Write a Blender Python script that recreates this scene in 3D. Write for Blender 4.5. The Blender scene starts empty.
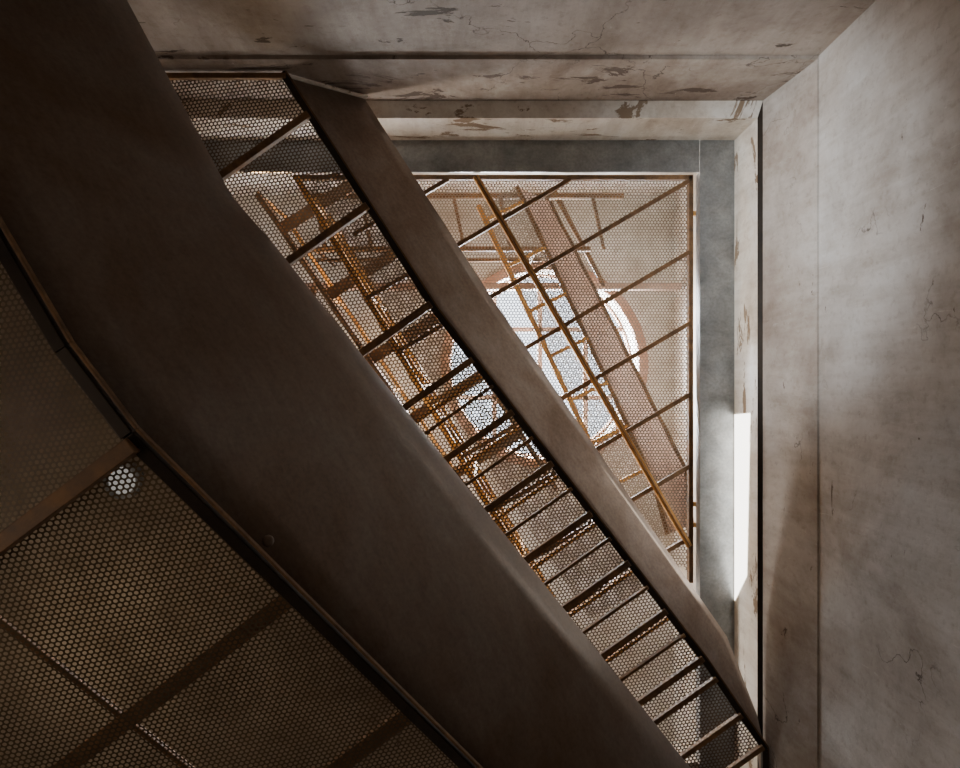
import bpy, math
from mathutils import Vector as V, Matrix
S = bpy.context.scene
C = bpy.context.collection

# ------------------------------------------------------------ materials
def nmat(name):
    m = bpy.data.materials.new(name); m.use_nodes = True
    nt = m.node_tree; nt.nodes.clear()
    return m, nt
def ramp(nt, fac, stops):
    r = nt.nodes.new('ShaderNodeValToRGB'); e = r.color_ramp.elements
    while len(e) < len(stops): e.new(0.5)
    for i, (p, c) in enumerate(stops):
        e[i].position = p; e[i].color = (*c, 1)
    nt.links.new(fac, r.inputs[0]); return r.outputs[0]
def noise(nt, vec, scale, detail=6, rough=.6, dist=0.):
    n = nt.nodes.new('ShaderNodeTexNoise')
    n.inputs['Scale'].default_value = scale; n.inputs['Detail'].default_value = detail
    n.inputs['Roughness'].default_value = rough; n.inputs['Distortion'].default_value = dist
    nt.links.new(vec, n.inputs['Vector']); return n.outputs['Fac']
def mapping(nt, src, scale):
    m = nt.nodes.new('ShaderNodeMapping'); m.inputs['Scale'].default_value = scale
    nt.links.new(src, m.inputs['Vector']); return m.outputs[0]
def mixc(nt, fac, a, b, mode='MIX'):
    m = nt.nodes.new('ShaderNodeMix'); m.data_type = 'RGBA'; m.blend_type = mode
    for s, v in ((m.inputs[0], fac), (m.inputs[6], a), (m.inputs[7], b)):
        if isinstance(v, bpy.types.NodeSocket): nt.links.new(v, s)
        elif isinstance(v, (int, float)): s.default_value = v
        else: s.default_value = (*v, 1)
    return m.outputs[2]
def finish(nt, col, rough=.6, metal=0., bump=None, bstr=.2, bdist=.01, spec=.5):
    p = nt.nodes.new('ShaderNodeBsdfPrincipled')
    nt.links.new(col, p.inputs['Base Color'])
    if isinstance(rough, bpy.types.NodeSocket): nt.links.new(rough, p.inputs['Roughness'])
    else: p.inputs['Roughness'].default_value = rough
    p.inputs['Metallic'].default_value = metal
    p.inputs['Specular IOR Level'].default_value = spec
    if bump is not None:
        b = nt.nodes.new('ShaderNodeBump'); b.inputs['Strength'].default_value = bstr
        b.inputs['Distance'].default_value = bdist
        nt.links.new(bump, b.inputs['Height']); nt.links.new(b.outputs[0], p.inputs['Normal'])
    o = nt.nodes.new('ShaderNodeOutputMaterial')
    nt.links.new(p.outputs[0], o.inputs[0]); return p, o

def plaster(name, c1, c2, c3, cracks=True, flake=.655, fcol=(.13, .095, .075)):
    m, nt = nmat(name)
    g = nt.nodes.new('ShaderNodeNewGeometry').outputs['Position']
    n1 = noise(nt, g, 1.6, 9, .68, .3)
    n2 = noise(nt, mapping(nt, g, (6, 6, .9)), 1.6, 7, .65)
    n3 = noise(nt, g, 26, 8, .7)
    col = ramp(nt, n1, [(.34, c1), (.5, c2), (.66, c3)])
    st = ramp(nt, n2, [(.32, (.78, .74, .70)), (.55, (1, 1, 1))])
    col = mixc(nt, .8, col, st, 'MULTIPLY')
    sp = ramp(nt, n3, [(.3, (.74, .70, .66)), (.48, (1, 1, 1))])
    col = mixc(nt, .7, col, sp, 'MULTIPLY')
    n5 = noise(nt, mapping(nt, g, (14, 14, 2)), 3.0, 8, .75, 1.2)
    sc = ramp(nt, n5, [(.63, (0, 0, 0)), (.70, (.5, .5, .5))])
    col = mixc(nt, sc, col, tuple(min(1, c*1.35) for c in c3))
    n4 = noise(nt, mapping(nt, g, (1, 1, 3.5)), 2.3, 9, .68, .6)
    fl = ramp(nt, n4, [(flake, (0, 0, 0)), (flake+.015, (1, 1, 1))])
    col = mixc(nt, fl, col, fcol)
    if cracks:
        v = nt.nodes.new('ShaderNodeTexVoronoi'); v.feature = 'DISTANCE_TO_EDGE'
        v.inputs['Scale'].default_value = 1.3
        ad = nt.nodes.new('ShaderNodeVectorMath'); ad.operation = 'MULTIPLY_ADD'
        nn = nt.nodes.new('ShaderNodeTexNoise'); nn.inputs['Scale'].default_value = 5
        nn.inputs['Detail'].default_value = 7
        nt.links.new(g, nn.inputs['Vector'])
        nt.links.new(nn.outputs['Color'], ad.inputs[0]); ad.inputs[1].default_value = (.5,)*3
        nt.links.new(g, ad.inputs[2]); nt.links.new(ad.outputs[0], v.inputs['Vector'])
        ck = ramp(nt, v.outputs['Distance'], [(.0, (1, 1, 1)), (.006, (0, 0, 0))])
        mk = ramp(nt, noise(nt, g, .9), [(.48, (0, 0, 0)), (.54, (1, 1, 1))])
        f = mixc(nt, 1., ck, mk, 'MULTIPLY')
        col = mixc(nt, f, col, (.07, .05, .04))
    finish(nt, col, .85, 0, n3, .25, .01, .25)
    return m
M_wall = plaster('plaster_grey', (.37, .325, .285), (.51, .475, .44), (.62, .60, .575))
M_wallw = plaster('plaster_warm', (.29, .24, .20), (.42, .365, .32), (.53, .485, .44), True, .62, (.13, .105, .085))
M_wallb = plaster('plaster_brown', (.22, .165, .13), (.34, .28, .235), (.50, .45, .40), True, .58)
M_wallc = plaster('plaster_worn', (.31, .25, .21), (.43, .38, .335), (.56, .52, .48), True, .65)
M_band = plaster('plaster_light', (.62, .54, .45), (.80, .75, .67), (.87, .84, .80), False, .58, (.30, .22, .15))
M_ceil = plaster('ceiling_plaster', (.48, .42, .36), (.63, .60, .55), (.74, .72, .70), False, .9)
M_slab = plaster('slab_plaster', (.25, .20, .15), (.36, .30, .23), (.45, .38, .3), False)

def rust(name, a, b, c, rough=(.35, .6), metal=.45, scale=3.):
    m, nt = nmat(name)
    g = nt.nodes.new('ShaderNodeNewGeometry').outputs['Position']
    n1 = noise(nt, g, scale, 9, .65, .5)
    n2 = noise(nt, g, 60, 4, .6)
    n3 = noise(nt, mapping(nt, g, (1, 1, 5)), 9, 6, .7)
    col = ramp(nt, n1, [(.3, a), (.5, b), (.72, c)])
    col = mixc(nt, .5, col, ramp(nt, n2, [(.3, (.6, .6, .6)), (.6, (1, 1, 1))]), 'MULTIPLY')
    col = mixc(nt, .5, col, ramp(nt, n3, [(.35, (.7, .66, .62)), (.6, (1, 1, 1))]), 'MULTIPLY')
    r = nt.nodes.new('ShaderNodeMapRange'); nt.links.new(n1, r.inputs[0])
    r.inputs[3].default_value = rough[0]; r.inputs[4].default_value = rough[1]
    finish(nt, col, r.outputs[0], metal, n2, .08, .003)
    return m
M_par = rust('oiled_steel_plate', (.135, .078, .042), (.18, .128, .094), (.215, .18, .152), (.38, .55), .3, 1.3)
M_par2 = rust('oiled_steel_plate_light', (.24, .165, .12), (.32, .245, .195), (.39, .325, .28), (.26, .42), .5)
M_bar = rust('rusty_bar', (.09, .05, .026), (.20, .11, .05), (.32, .17, .07), (.45, .75), .2, 8)
M_barlit = rust('rusty_bar_lit', (.36, .16, .04), (.56, .28, .07), (.72, .40, .12), (.55, .8), .0, 10)  # rust lifted to orange; warm light on the bars is in the colour
M_galv = rust('galvanised_steel', (.21, .225, .23), (.31, .325, .33), (.43, .445, .45), (.25, .45), .6, 5)
M_pink = rust('primed_steel', (.30, .18, .13), (.42, .28, .21), (.52, .38, .31), (.5, .7), .0, 4)
M_terra = rust('terracotta_render', (.36, .2, .14), (.47, .29, .21), (.58, .42, .35), (.7, .9), .0, 4)
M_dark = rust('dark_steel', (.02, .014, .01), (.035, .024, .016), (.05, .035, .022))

def perforated(name, pitch, rr, a, b):
    """steel sheet with punched holes, staggered 60 degree pattern, UV in metres"""
    m, nt = nmat(name); L = nt.links.new
    uv = nt.nodes.new('ShaderNodeUVMap').outputs[0]
    cell = V((pitch, pitch*math.sqrt(3), 1))
    ds = []
    for off in ((0, 0, 0), (.5, .5, 0)):
        a1 = nt.nodes.new('ShaderNodeVectorMath'); a1.operation = 'DIVIDE'
        L(uv, a1.inputs[0]); a1.inputs[1].default_value = cell
        a2 = nt.nodes.new('ShaderNodeVectorMath'); a2.operation = 'ADD'
        L(a1.outputs[0], a2.inputs[0]); a2.inputs[1].default_value = off
        a3 = nt.nodes.new('ShaderNodeVectorMath'); a3.operation = 'FRACTION'
        L(a2.outputs[0], a3.inputs[0])
        a4 = nt.nodes.new('ShaderNodeVectorMath'); a4.operation = 'SUBTRACT'
        L(a3.outputs[0], a4.inputs[0]); a4.inputs[1].default_value = (.5, .5, 0)
        a5 = nt.nodes.new('ShaderNodeVectorMath'); a5.operation = 'MULTIPLY'
        L(a4.outputs[0], a5.inputs[0]); a5.inputs[1].default_value = (cell.x, cell.y, 0)
        a6 = nt.nodes.new('ShaderNodeVectorMath'); a6.operation = 'LENGTH'
        L(a5.outputs[0], a6.inputs[0]); ds.append(a6.outputs['Value'])
    mn = nt.nodes.new('ShaderNodeMath'); mn.operation = 'MINIMUM'; L(ds[0], mn.inputs[0]); L(ds[1], mn.inputs[1])
    ht = nt.nodes.new('ShaderNodeMath'); ht.operation = 'LESS_THAN'; L(mn.outputs[0], ht.inputs[0])
    ht.inputs[1].default_value = pitch*rr
    g = nt.nodes.new('ShaderNodeNewGeometry').outputs['Position']
    n1 = noise(nt, g, 2.5, 8, .65)
    col = ramp(nt, n1, [(.35, a), (.65, b)])
    p, o = finish(nt, col, .55, .3)
    t = nt.nodes.new('ShaderNodeBsdfTransparent')
    mx = nt.nodes.new('ShaderNodeMixShader')
    L(ht.outputs[0], mx.inputs[0]); L(p.outputs[0], mx.inputs[1]); L(t.outputs[0], mx.inputs[2])
    L(mx.outputs[0], o.inputs[0])
    return m
M_perf1 = perforated('perforated_sheet_a', .019, .35, (.08, .055, .03), (.14, .10, .055))
M_perf2 = perforated('perforated_sheet_b', .022, .35, (.09, .062, .042), (.145, .108, .078))
M_perf3 = perforated('perforated_sheet_c', .022, .375, (.19, .15, .11), (.29, .245, .20))

# ------------------------------------------------------------ builders
def empty(name):
    e = bpy.data.objects.new(name, None); C.objects.link(e); return e
def mesh(name, vs, fs, mat, parent=None, smooth=False, uvs=None):
    me = bpy.data.meshes.new(name); me.from_pydata([tuple(v) for v in vs], [], fs)
    if uvs:
        l = me.uv_layers.new(name='UVMap')
        for lp in me.loops: l.data[lp.index].uv = uvs[lp.vertex_index]
    mats = mat if isinstance(mat, list) else [mat]
    for x in mats: me.materials.append(x)
    if smooth:
        for p in me.polygons: p.use_smooth = True
    o = bpy.data.objects.new(name, me); C.objects.link(o)
    if parent: o.parent = parent
    return o
def beam_geo(vs, fs, p1, p2, w, h, up=V((0, 0, 1))):
    p1, p2 = V(p1), V(p2); d = (p2-p1).normalized()
    if abs(d.dot(up)) > .99: up = V((.8, .6, 0))
    s = d.cross(up).normalized(); u = s.cross(d).normalized(); b = len(vs)
    for p in (p1, p2):
        for a, c in ((-1, -1), (1, -1), (1, 1), (-1, 1)): vs.append(p+s*a*w/2+u*c*h/2)
    for f in ((0, 1, 2, 3), (7, 6, 5, 4), (0, 4, 5, 1), (1, 5, 6, 2), (2, 6, 7, 3), (3, 7, 4, 0)):
        fs.append([b+i for i in f])
def beams(name, segs, mat, parent, w=.03, h=.03):
    vs, fs = [], []
    for s in segs:
        ww, hh = (s[2], s[3]) if len(s) > 2 else (w, h)
        beam_geo(vs, fs, s[0], s[1], ww, hh)
    o = mesh(name, vs, fs, mat, parent)
    bv = o.modifiers.new('b', 'BEVEL'); bv.width = .003; bv.segments = 2
    return o
def poly_pts(pts, n):
    out = []
    for i in range(len(pts)-1):
        for k in range(n): out.append(V(pts[i]).lerp(V(pts[i+1]), k/n))
    out.append(V(pts[-1])); return out
def loft(name, lo, up, mat, parent, th=.008, n=8, smooth=True):
    a, b = poly_pts(lo, n), poly_pts(up, n); m = 6; vs, fs = [], []
    for p, q in zip(a, b):
        for j in range(m+1): vs.append(p.lerp(q, j/m))
    for i in range(len(a)-1):
        for j in range(m):
            k = i*(m+1)+j; fs.append((k, k+1, k+m+2, k+m+1))
    o = mesh(name, vs, fs, mat, parent, smooth)
    s = o.modifiers.new('s', 'SOLIDIFY'); s.thickness = th; s.offset = 0
    return o
def sheet(name, edge, sides, mat, parent):
    """perforated sheet carried by a stringer polyline, running sideways by one vector per point"""
    o0 = V(edge[1]); dr = (V(edge[-1])-o0); dr.z = 0; dr.normalize(); sn = V((dr.y, -dr.x, 0))
    vs, fs, uvs = [], [], []
    for i, p in enumerate(edge):
        for q in (V(p), V(p)+V(sides[i])):
            vs.append(q); uvs.append(((q-o0).dot(dr)*1.04, (q-o0).dot(sn)))
        if i: b = 2*i; fs.append((b-2, b-1, b+1, b))
    return mesh(name, vs, fs, mat, parent, False, uvs)

# ------------------------------------------------------------ room shell
prof = [(1.775, -1.72, 0), (1.775, -1.72, 4.85), (1.765, -1.70, 4.852), (1.697, -1.70, 5.34),
        (1.67, -1.60, 5.352), (1.67, -1.60, 5.72), (2.0, -1.95, 5.722), (2.0, -1.95, 8.1)]
def shell(name, mats, right, matidx):
    vs, fs, mi = [], [], []
    for X, Y, z in prof + [(2.4, -2.35, 8.1), (2.4, -2.35, 0)]:
        vs.append((X, Y, z)); vs.append((X, 4.0, z) if right else (-4.0, Y, z))
    n = len(prof)+2
    for i in range(n):
        j = (i+1) % n; fs.append((2*i, 2*j, 2*j+1, 2*i+1)); mi.append(matidx[i] if i < len(matidx) else 0)
    o = mesh(name, vs, fs, mats)
    for p, k in zip(o.data.polygons, mi): p.material_index = k
    return o
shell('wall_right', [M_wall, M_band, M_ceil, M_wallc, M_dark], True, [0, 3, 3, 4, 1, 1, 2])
shell('wall_back', [M_wallw, M_band, M_ceil, M_wallb], False, [0, 3, 3, 1, 1, 1, 2])
def box(name, a, b, mat, parent=None):
    vs = [(x, y, z) for z in (a[2], b[2]) for y in (a[1], b[1]) for x in (a[0], b[0])]
    return mesh(name, vs, [(0, 2, 3, 1), (4, 5, 7, 6), (0, 1, 5, 4), (2, 6, 7, 3), (0, 4, 6, 2), (1, 3, 7, 5)], mat, parent)
box('wall_left', (-4.2, -2.35, 0), (-4.0, 4.0, 8.1), M_wallw)
box('wall_front', (-4.2, 4.0, 0), (2.4, 4.2, 8.1), M_wallw)
box('floor', (-4.2, -2.35, -.1), (2.4, 4.2, 0), M_wallw)
cx, cy, R = .66, -.2, 1.0
def ceiling():
    x0, x1, y0, y1 = -4.2, 2.4, -2.35, 4.2
    an = [2*math.pi*i/96 for i in range(96)] + [math.atan2(y-cy, x-cx) % (2*math.pi) for x in (x0, x1) for y in (y0, y1)]
    an.sort(); vs, fs = [], []
    for a in an:
        c, s = math.cos(a), math.sin(a)
        t = min(((x1-cx)/c if c > 1e-9 else (x0-cx)/c if c < -1e-9 else 1e9), ((y1-cy)/s if s > 1e-9 else (y0-cy)/s if s < -1e-9 else 1e9))
        for z in (8.1, 8.5):
            vs += [(cx+R*c, cy+R*s, z), (cx+t*c, cy+t*s, z)]
    n = len(an)
    for i in range(n):
        a, b = 4*i, 4*((i+1) % n)
        fs += [(a, a+1, b+1, b), (a+2, b+2, b+3, a+3), (a, b, b+2, a+2)]
    return mesh('ceiling', vs, fs, M_ceil)
ceiling()
sl = [(-4, -1.6), (-2.0, -1.6), (-2.0, .3), (.3, 2.5), (1.67, 2.5), (1.67, 4), (-4, 4)]
vs = [(x, y, z) for z in (5.72, 5.95) for x, y in sl]; n = len(sl)
mesh('floor_slab', vs, [tuple(range(n)), tuple(range(2*n-1, n-1, -1))]+[(i, (i+1) % n, (i+1) % n+n, i+n) for i in range(n)], M_slab)

def ring(name, r0, r1, z0, z1, mat, parent, c=None, N=96):
    vs, fs = [], []; x_, y_ = c or (cx, cy)
    for i in range(N):
        a = 2*math.pi*i/N; co_, s = math.cos(a), math.sin(a)
        vs += [(x_+r0*co_, y_+r0*s, z0), (x_+r1*co_, y_+r1*s, z0), (x_+r1*co_, y_+r1*s, z1), (x_+r0*co_, y_+r0*s, z1)]
    for i in range(N):
        a, b = 4*i, 4*((i+1) % N)
        for k in range(4): fs.append((a+k, a+(k+1) % 4, b+(k+1) % 4, b+k))
    return mesh(name, vs, fs, mat, parent)
tr2 = empty('trim_2')
ring('rim', .97, 1.06, 8.04, 8.1, M_terra, tr2)
sk = empty('round_skylight')
ring('frame_ring', .98, 1.08, 8.5, 8.6, M_terra, sk)
beams('glazing_bars', [((cx+k, cy-R*.9, 8.55), (cx+k, cy+R*.9, 8.55)) for k in (-.5, 0, .5)] +
      [((cx-.9, cy+k, 8.55), (cx+.9, cy+k, 8.55)) for k in (-.4, .35)], M_pink, sk, .05, .05)

tr = empty('trim_1')
box('edging_right', (1.444, -1.60, 5.70), (1.67, 4, 5.716), M_galv, tr)
box('edging_back', (-4, -1.60, 5.70), (1.439, -1.391, 5.716), M_galv, tr)
box('edging_lip', (1.444, -1.39, 5.716), (1.452, 4, 5.78), M_galv, tr)
def emis(name, col, st):
    m, nt = nmat(name)
    e = nt.nodes.new('ShaderNodeEmission'); e.inputs[0].default_value = (*col, 1); e.inputs[1].default_value = st
    o = nt.nodes.new('ShaderNodeOutputMaterial'); nt.links.new(e.outputs[0], o.inputs[0]); return m
M_sunpatch = emis('sun_patch_glow', (1, .94, .85), 6)
w = empty('sun_patch')  # glowing quad standing for direct sun on the ledge face; no window here
mesh('patch_quad', [(1.666, .18, 5.45), (1.666, 1.20, 5.50), (1.666, 1.42, 5.69), (1.666, .20, 5.69)], [(0, 1, 2, 3)], M_sunpatch, w)
bl = empty('opening_glow')  # added glowing disc, stands for light seen through an opening
ring('glow_rim', .09, .12, 5.66, 5.72, M_galv, bl, (-2.33, .63), 32)
vs = [(-2.33+.09*math.cos(a*math.pi/16), .63+.09*math.sin(a*math.pi/16), 5.67) for a in range(32)]
mesh('glow_disc', vs, [tuple(range(32))], emis('glow_disc_mat', (1, .94, .85), .3), bl)

# ------------------------------------------------------------ stair flight 1 (nearest)
f1 = empty('stair_flight')
lo1 = [(-2.176, -1.70, 3.4), (-1.232, -.101, 3.4), (-1.055, .154, 3.43), (-.039, 1.5, 4.0), (.469, 2.173, 4.285)]
up1 = [(-1.547, -1.70, 4.25), (-1.066, -.80, 4.25), (-.903, -.612, 4.28), (1.099, 2.01, 4.85), (1.55, 2.6, 4.98)]
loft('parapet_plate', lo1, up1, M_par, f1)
side1 = V((-.80, .60, 0))
sheet('perforated_soffit', lo1, [side1*2.0]*5, M_perf1, f1)
beams('edge_angle', [(V(lo1[i])+V((0, 0, -.01)), V(lo1[i+1])+V((0, 0, -.01))) for i in range(4)], M_dark, f1, .04, .03)
beams('edge_lip', [(V(lo1[i])+V((.028, -.021, -.012)), V(lo1[i+1])+V((.028, -.021, -.012))) for i in range(4)], M_bar, f1, .010, .02)
js = []
def on(pts, k, t): return V(pts[k]).lerp(V(pts[k+1]), t)
for p, w_, dz in ((on(lo1, 2, .02), .05, -.03), (on(lo1, 2, .42), .06, .05), (on(lo1, 2, .80), .06, .05), (on(lo1, 3, .35), .06, .05),
              (on(lo1, 0, .62), .05, .05), (on(lo1, 0, .2), .05, .05)):
    a = p+V((0, 0, dz)); js.append((a, a+side1*2.0, w_, .04))
beams('joists', js, M_bar, f1)
beams('long_rails', [(V(lo1[2])+side1*k+V((0, 0, .06)), V(lo1[3])+side1*k+V((0, 0, .06))) for k in (.75, 1.25)], M_bar, f1, .02, .02)
vs, fs = [], []
for i_, tt in ((2, .30), ):
    p = on(lo1, i_, tt).lerp(on(up1, i_, tt), .07); k0 = len(vs)
    nrm = V((.62, -.30, -.72)).normalized(); ux = nrm.orthogonal().normalized(); uy = nrm.cross(ux)
    for h_, r_ in ((0, .022), (.014, .02), (.018, .012)):
        for k in range(12):
            a = k*math.pi/6; vs.append(p+nrm*h_+ux*r_*math.cos(a)+uy*r_*math.sin(a))
    for l_ in range(2):
        for k in range(12): fs.append((k0+l_*12+k, k0+l_*12+(k+1) % 12, k0+l_*12+12+(k+1) % 12, k0+l_*12+12+k))
    fs.append(tuple(k0+24+k for k in range(12)))
mesh('bolts', vs, fs, M_par, f1, True)

# ------------------------------------------------------------ stair flight 2
f2 = empty('stair_flight')
lo2 = [(-1.074, -1.69, 4.99), (-.24, -.393, 4.99), (1.30, 1.60, 5.24), (1.672, 2.143, 5.27), (1.68, 2.5, 5.28)]
up2 = [(-.69, -1.69, 5.26), (.06, -.523, 5.32), (1.50, 1.537, 5.40), (1.655, 1.98, 5.335), (1.682, 2.45, 5.33)]
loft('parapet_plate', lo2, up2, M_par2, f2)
d2 = (V(lo2[2])-V(lo2[1])); s2 = V((-d2.y, d2.x, 0)).normalized()
d2a = (V(lo2[1])-V(lo2[0])); s2a = V((-d2a.y, d2a.x, 0)).normalized()
sd2 = (s2+s2a).normalized()
sheet('perforated_soffit', lo2[:4], [V((-1.1, 0, 0)), sd2*1.25, sd2*1.25, sd2*1.25], M_perf2, f2)
beams('edge_angle', [(V(lo2[i])+V((0, 0, -.01)), V(lo2[i+1])+V((0, 0, -.01))) for i in range(4)], M_dark, f2, .035, .03)
beams('edge_lip', [(V(lo2[i])+s2*-.022+V((0, 0, -.012)), V(lo2[i+1])+s2*-.022+V((0, 0, -.012))) for i in range(4)], M_bar, f2, .009, .02)
js = []
for t in (.18, .56, .97): js.append((on(lo2, 0, t)+V((0, 0, -.03)), on(lo2, 0, t)+V((0, 0, -.03))+sd2*(.72 if t < .3 else 1.25), .04, .04))
k = .13; i = 0
while k < 1.0:
    p = on(lo2, 1, k)+V((0, 0, -.03)); js.append((p, p+sd2*1.25, .036 if i % 2 == 0 else .018, .03)); k += .072; i += 1
for t in (.2, .6, .95):
    p = on(lo2, 2, t)+V((0, 0, -.03)); js.append((p, p+sd2*1.25, .03, .03))
beams('joists', js, M_bar, f2)
beams('tread_noses', [(on(lo2, 1, .13+.144*k+.04)+V((0, 0, .10)), on(lo2, 1, .13+.144*k+.04)+V((0, 0, .10))+sd2*1.2) for k in range(6)], M_barlit, f2, .02, .04)
beams('wall_angle', [((-2.1, -1.67, 4.975), (-1.05, -1.67, 4.975))], M_bar, f2, .03, .03)
beams('end_highlight', [(V(lo2[0])+V((.03, .012, -.005)), V(up2[0])+V((.03, .012, -.01)))], M_band, f2, .012, .03)  # pale bar added as the bright highlight at the plate's end

# ------------------------------------------------------------ landing with mesh floor
ld = empty('perforated_landing')
zl = 5.80
sd = V((215, 367, 0)).normalized(); sp = V((-sd.y, sd.x, 0))
q = [(1.411, -1.384), (1.411, 1.30), (1.36, 1.22), (1.36-.62, 1.22+.36), (-1.23, -1.384)]
mesh('perforated_floor', [(x, y, zl) for x, y in q], [tuple(range(5))], M_perf3, ld, False, [(x, y) for x, y in q])
P0 = V((-.03, -1.384, zl-.03)); P1 = V((1.395, 1.08, zl-.03))
beams('frame', [((1.411, -1.40, zl), (1.411, 1.33, zl), .03, .05), ((-1.25, -1.384, zl), (1.42, -1.384, zl), .03, .05)], M_bar, ld)
beams('stringer', [(P0, P1, .036, .05)], M_barlit, ld)
beams('stringer_web', [(P0+V((0, 0, -.028)), P1+V((0, 0, -.028)), .008, .01)], M_bar, ld)
js = []
for k in range(9):
    y = -2.79+.477*k; a = V((1.40, y, zl-.02)); L = 2.6
    d = V((-1, .586, 0)).normalized(); st = 0
    if y < -1.37: st = (-1.37-y)/d.y
    B = V((-1.23, -1.384, 0)); en = ((B-a).dot(sp))/d.dot(sp)
    js.append((a+d*st, a+d*min(L, max(en, .2)), .028, .03))
beams('joists', js, M_bar, ld)
beams('outer_stringer', [((-1.23, -1.384, zl), (.60, 1.74, zl))], M_barlit, ld, .04, .06)
beams('brackets', [((1.40, y, zl+.02), (1.46, y, zl+.02)) for y in (-1.15, .81, .95)], M_barlit, ld, .03, .03)
vs, fs = [], []
E0, E1 = V((-1.23, -1.384, zl)), V((.60, 1.74, zl)); prev = None
for t in (.05, .25, .45, .65, .85):
    b = E0.lerp(E1, t); beam_geo(vs, fs, b, b+V((0, 0, .95)), .03, .03)
    if prev is not None: beam_geo(vs, fs, prev, b+V((0, 0, .93)), .02, .02)
    prev = b
for z in (.45, .93): beam_geo(vs, fs, E0+V((0, 0, z)), E1+V((0, 0, z)), .03, .03)
mesh('railing', vs, fs, M_barlit, ld)

# ------------------------------------------------------------ upper flights above the landing
f3 = empty('stair_flight')
lo3 = [(.30, -1.62, 6.75), (1.50, .85, 7.05), (1.62, 1.3, 7.05)]
up3 = [(.62, -1.62, 7.2), (1.90, .80, 7.40), (1.95, 1.3, 7.40)]
loft('parapet_plate', lo3, up3, M_pink, f3)
s3 = V((-.9, .44, 0))
sheet('perforated_soffit', lo3, [s3*.35]*3, M_perf3, f3)
beams('edge_angle', [(V(lo3[i])+V((0, 0, -.01)), V(lo3[i+1])+V((0, 0, -.01))) for i in range(2)] +
      [(V(up3[i])+V((0, 0, -.01)), V(up3[i+1])+V((0, 0, -.01))) for i in range(2)], M_bar, f3, .035, .03)
beams('joists', [(on(lo3, 0, t)+V((0, 0, -.02)), on(lo3, 0, t)+V((0, 0, -.02))+s3*.35) for t in (.05, .2, .35, .5, .65, .8, .95)], M_barlit, f3, .03, .03)
beams('stringer', [(V(lo3[0])+s3*.35, V(lo3[1])+s3*.35)], M_barlit, f3, .04, .06)

f4 = empty('stair_flight')
A0, A1 = V((-1.75, -1.5, 6.55)), V((.05, 1.35, 7.35)); dd = (A1-A0).normalized(); ss = V((dd.y, -dd.x, 0)).normalized()
beams('stringers', [(A0, A1, .04, .12), (A0+ss*.75, A1+ss*.75, .04, .12)], M_bar, f4)
beams('treads', [(A0.lerp(A1, t/11), A0.lerp(A1, t/11)+ss*.75, .10, .02) for t in range(1, 11, 2)], M_bar, f4)
tt = []
for t in range(0, 12, 3):
    b = A0.lerp(A1, t/11); tt += [(b, b+V((0, 0, .7)), .03, .03), (b+ss*.75, b+ss*.75+V((0, 0, .7)), .03, .03)]
tt += [(A0+V((0, 0, .7)), A1+V((0, 0, .7)), .035, .035), (A0+ss*.75+V((0, 0, .7)), A1+ss*.75+V((0, 0, .7)), .035, .035)]
beams('handrail', tt, M_barlit, f4)

tl = empty('upper_landing_frame')
tz = 7.3
seg = [((-1.6, -1.7, tz), (1.3, -1.7, tz), .04, .06), ((-1.6, -1.22, tz), (1.0, -1.22, tz), .04, .06)]
for k in range(7): seg.append(((-1.5+.42*k, -1.7, tz), (-1.5+.42*k+.1, -1.22, tz), .03, .04))
for k in (0, 2, 4): seg.append(((-1.5+.5*k, -1.22, tz), (-1.5+.5*k, -1.22, tz+.78), .03, .03))
seg.append(((-1.6, -1.22, tz+.5), (.6, -1.22, tz+.5), .03, .03))
beams('frame_bars', seg, M_bar, tl)

cb = empty('roof_beam')
beams('beam_a', [((-3.9, -.95, 7.75), (1.95, -.95, 7.75), .06, .14)], M_pink, cb)
beams('brace', [((1.2, -.95, 7.7), (.7, -1.9, 7.7), .04, .04), ((-1.6, -.95, 7.7), (-2.4, 1.5, 7.7), .05, .05)], M_bar, cb)

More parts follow.
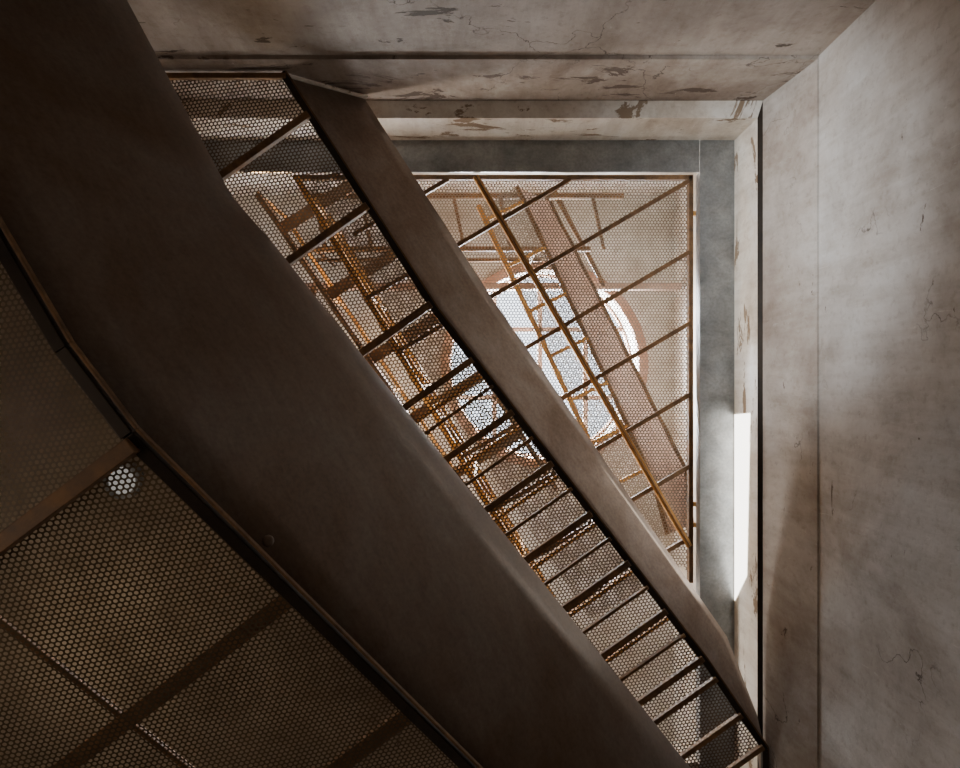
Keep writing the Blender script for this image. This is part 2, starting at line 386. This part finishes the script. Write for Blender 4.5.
# ------------------------------------------------------------ lights
def area(name, loc, tgt, size, power, col):
    l = bpy.data.lights.new(name, 'AREA'); l.shape = 'DISK'; l.size = size; l.energy = power; l.color = col
    o = bpy.data.objects.new(name, l); C.objects.link(o); o.location = loc
    o.rotation_euler = (V(tgt)-V(loc)).to_track_quat('-Z', 'Y').to_euler(); return o
def spot(name, loc, tgt, ang, power, col, rad=.1, blend=1.):
    l = bpy.data.lights.new(name, 'SPOT'); l.spot_size = math.radians(ang); l.spot_blend = blend
    l.shadow_soft_size = rad; l.energy = power; l.color = col
    o = bpy.data.objects.new(name, l); C.objects.link(o); o.location = loc
    o.rotation_euler = (V(tgt)-V(loc)).to_track_quat('-Z', 'Y').to_euler(); return o
area('skylight_lamp', (cx, cy, 8.9), (cx+.3, cy+.2, 0), 1.7, 1000, (.9, .95, 1))
area('upper_fill', (-2.6, 2.6, 7.0), (1.2, -1.2, 7.6), 1.2, 180, (1, .97, .93))  # added fill to brighten the ceiling; no window stands there
area('warm_lamp', (-1.9, -.9, 7.2), (-.3, .2, 5.9), .4, 55, (1, .62, .28))
area('slab_lamp', (-2.6, 1.6, 4.9), (-2.2, 1.8, 5.7), 1.0, 2.4, (1, .80, .55))
spot('landing_fill', (-1.1, .3, 5.35), (1.0, .15, 5.75), 70, 70, (1, .72, .42), .06)  # added spot hidden behind the near parapet, warms the landing's underside
area('low_fill', (-3.2, 1.0, 1.6), (1.0, .0, 4.2), 1.2, 14, (1, .82, .66))  # added warm fill from low on the left; no door there
spot('wall_spot', (-2.4, -.7, 2.0), (1.775, -.85, 5.2), 29, 1000, (.90, .95, 1), .2, .9)  # added spot, no window; cone edge imitates the shadow line on the wall
spot('sheen_spot', (1.60, -.5, 5.45), (1.30, 1.3, 5.35), 50, 90, (.82, .90, 1), .03)  # added cool spot, makes the sheen on the middle parapet
W = bpy.data.worlds.new('world'); S.world = W; W.use_nodes = True
W.node_tree.nodes['Background'].inputs[0].default_value = (.84, .91, 1, 1)
W.node_tree.nodes['Background'].inputs[1].default_value = 5.0

# ------------------------------------------------------------ camera: standing in the well, looking straight up
cam = bpy.data.cameras.new('cam'); cam.sensor_width = 36; cam.lens = 24
co = bpy.data.objects.new('camera', cam); C.objects.link(co)
co.location = (0, 0, 1.5); co.rotation_euler = (math.pi, 0, 0)
S.camera = co
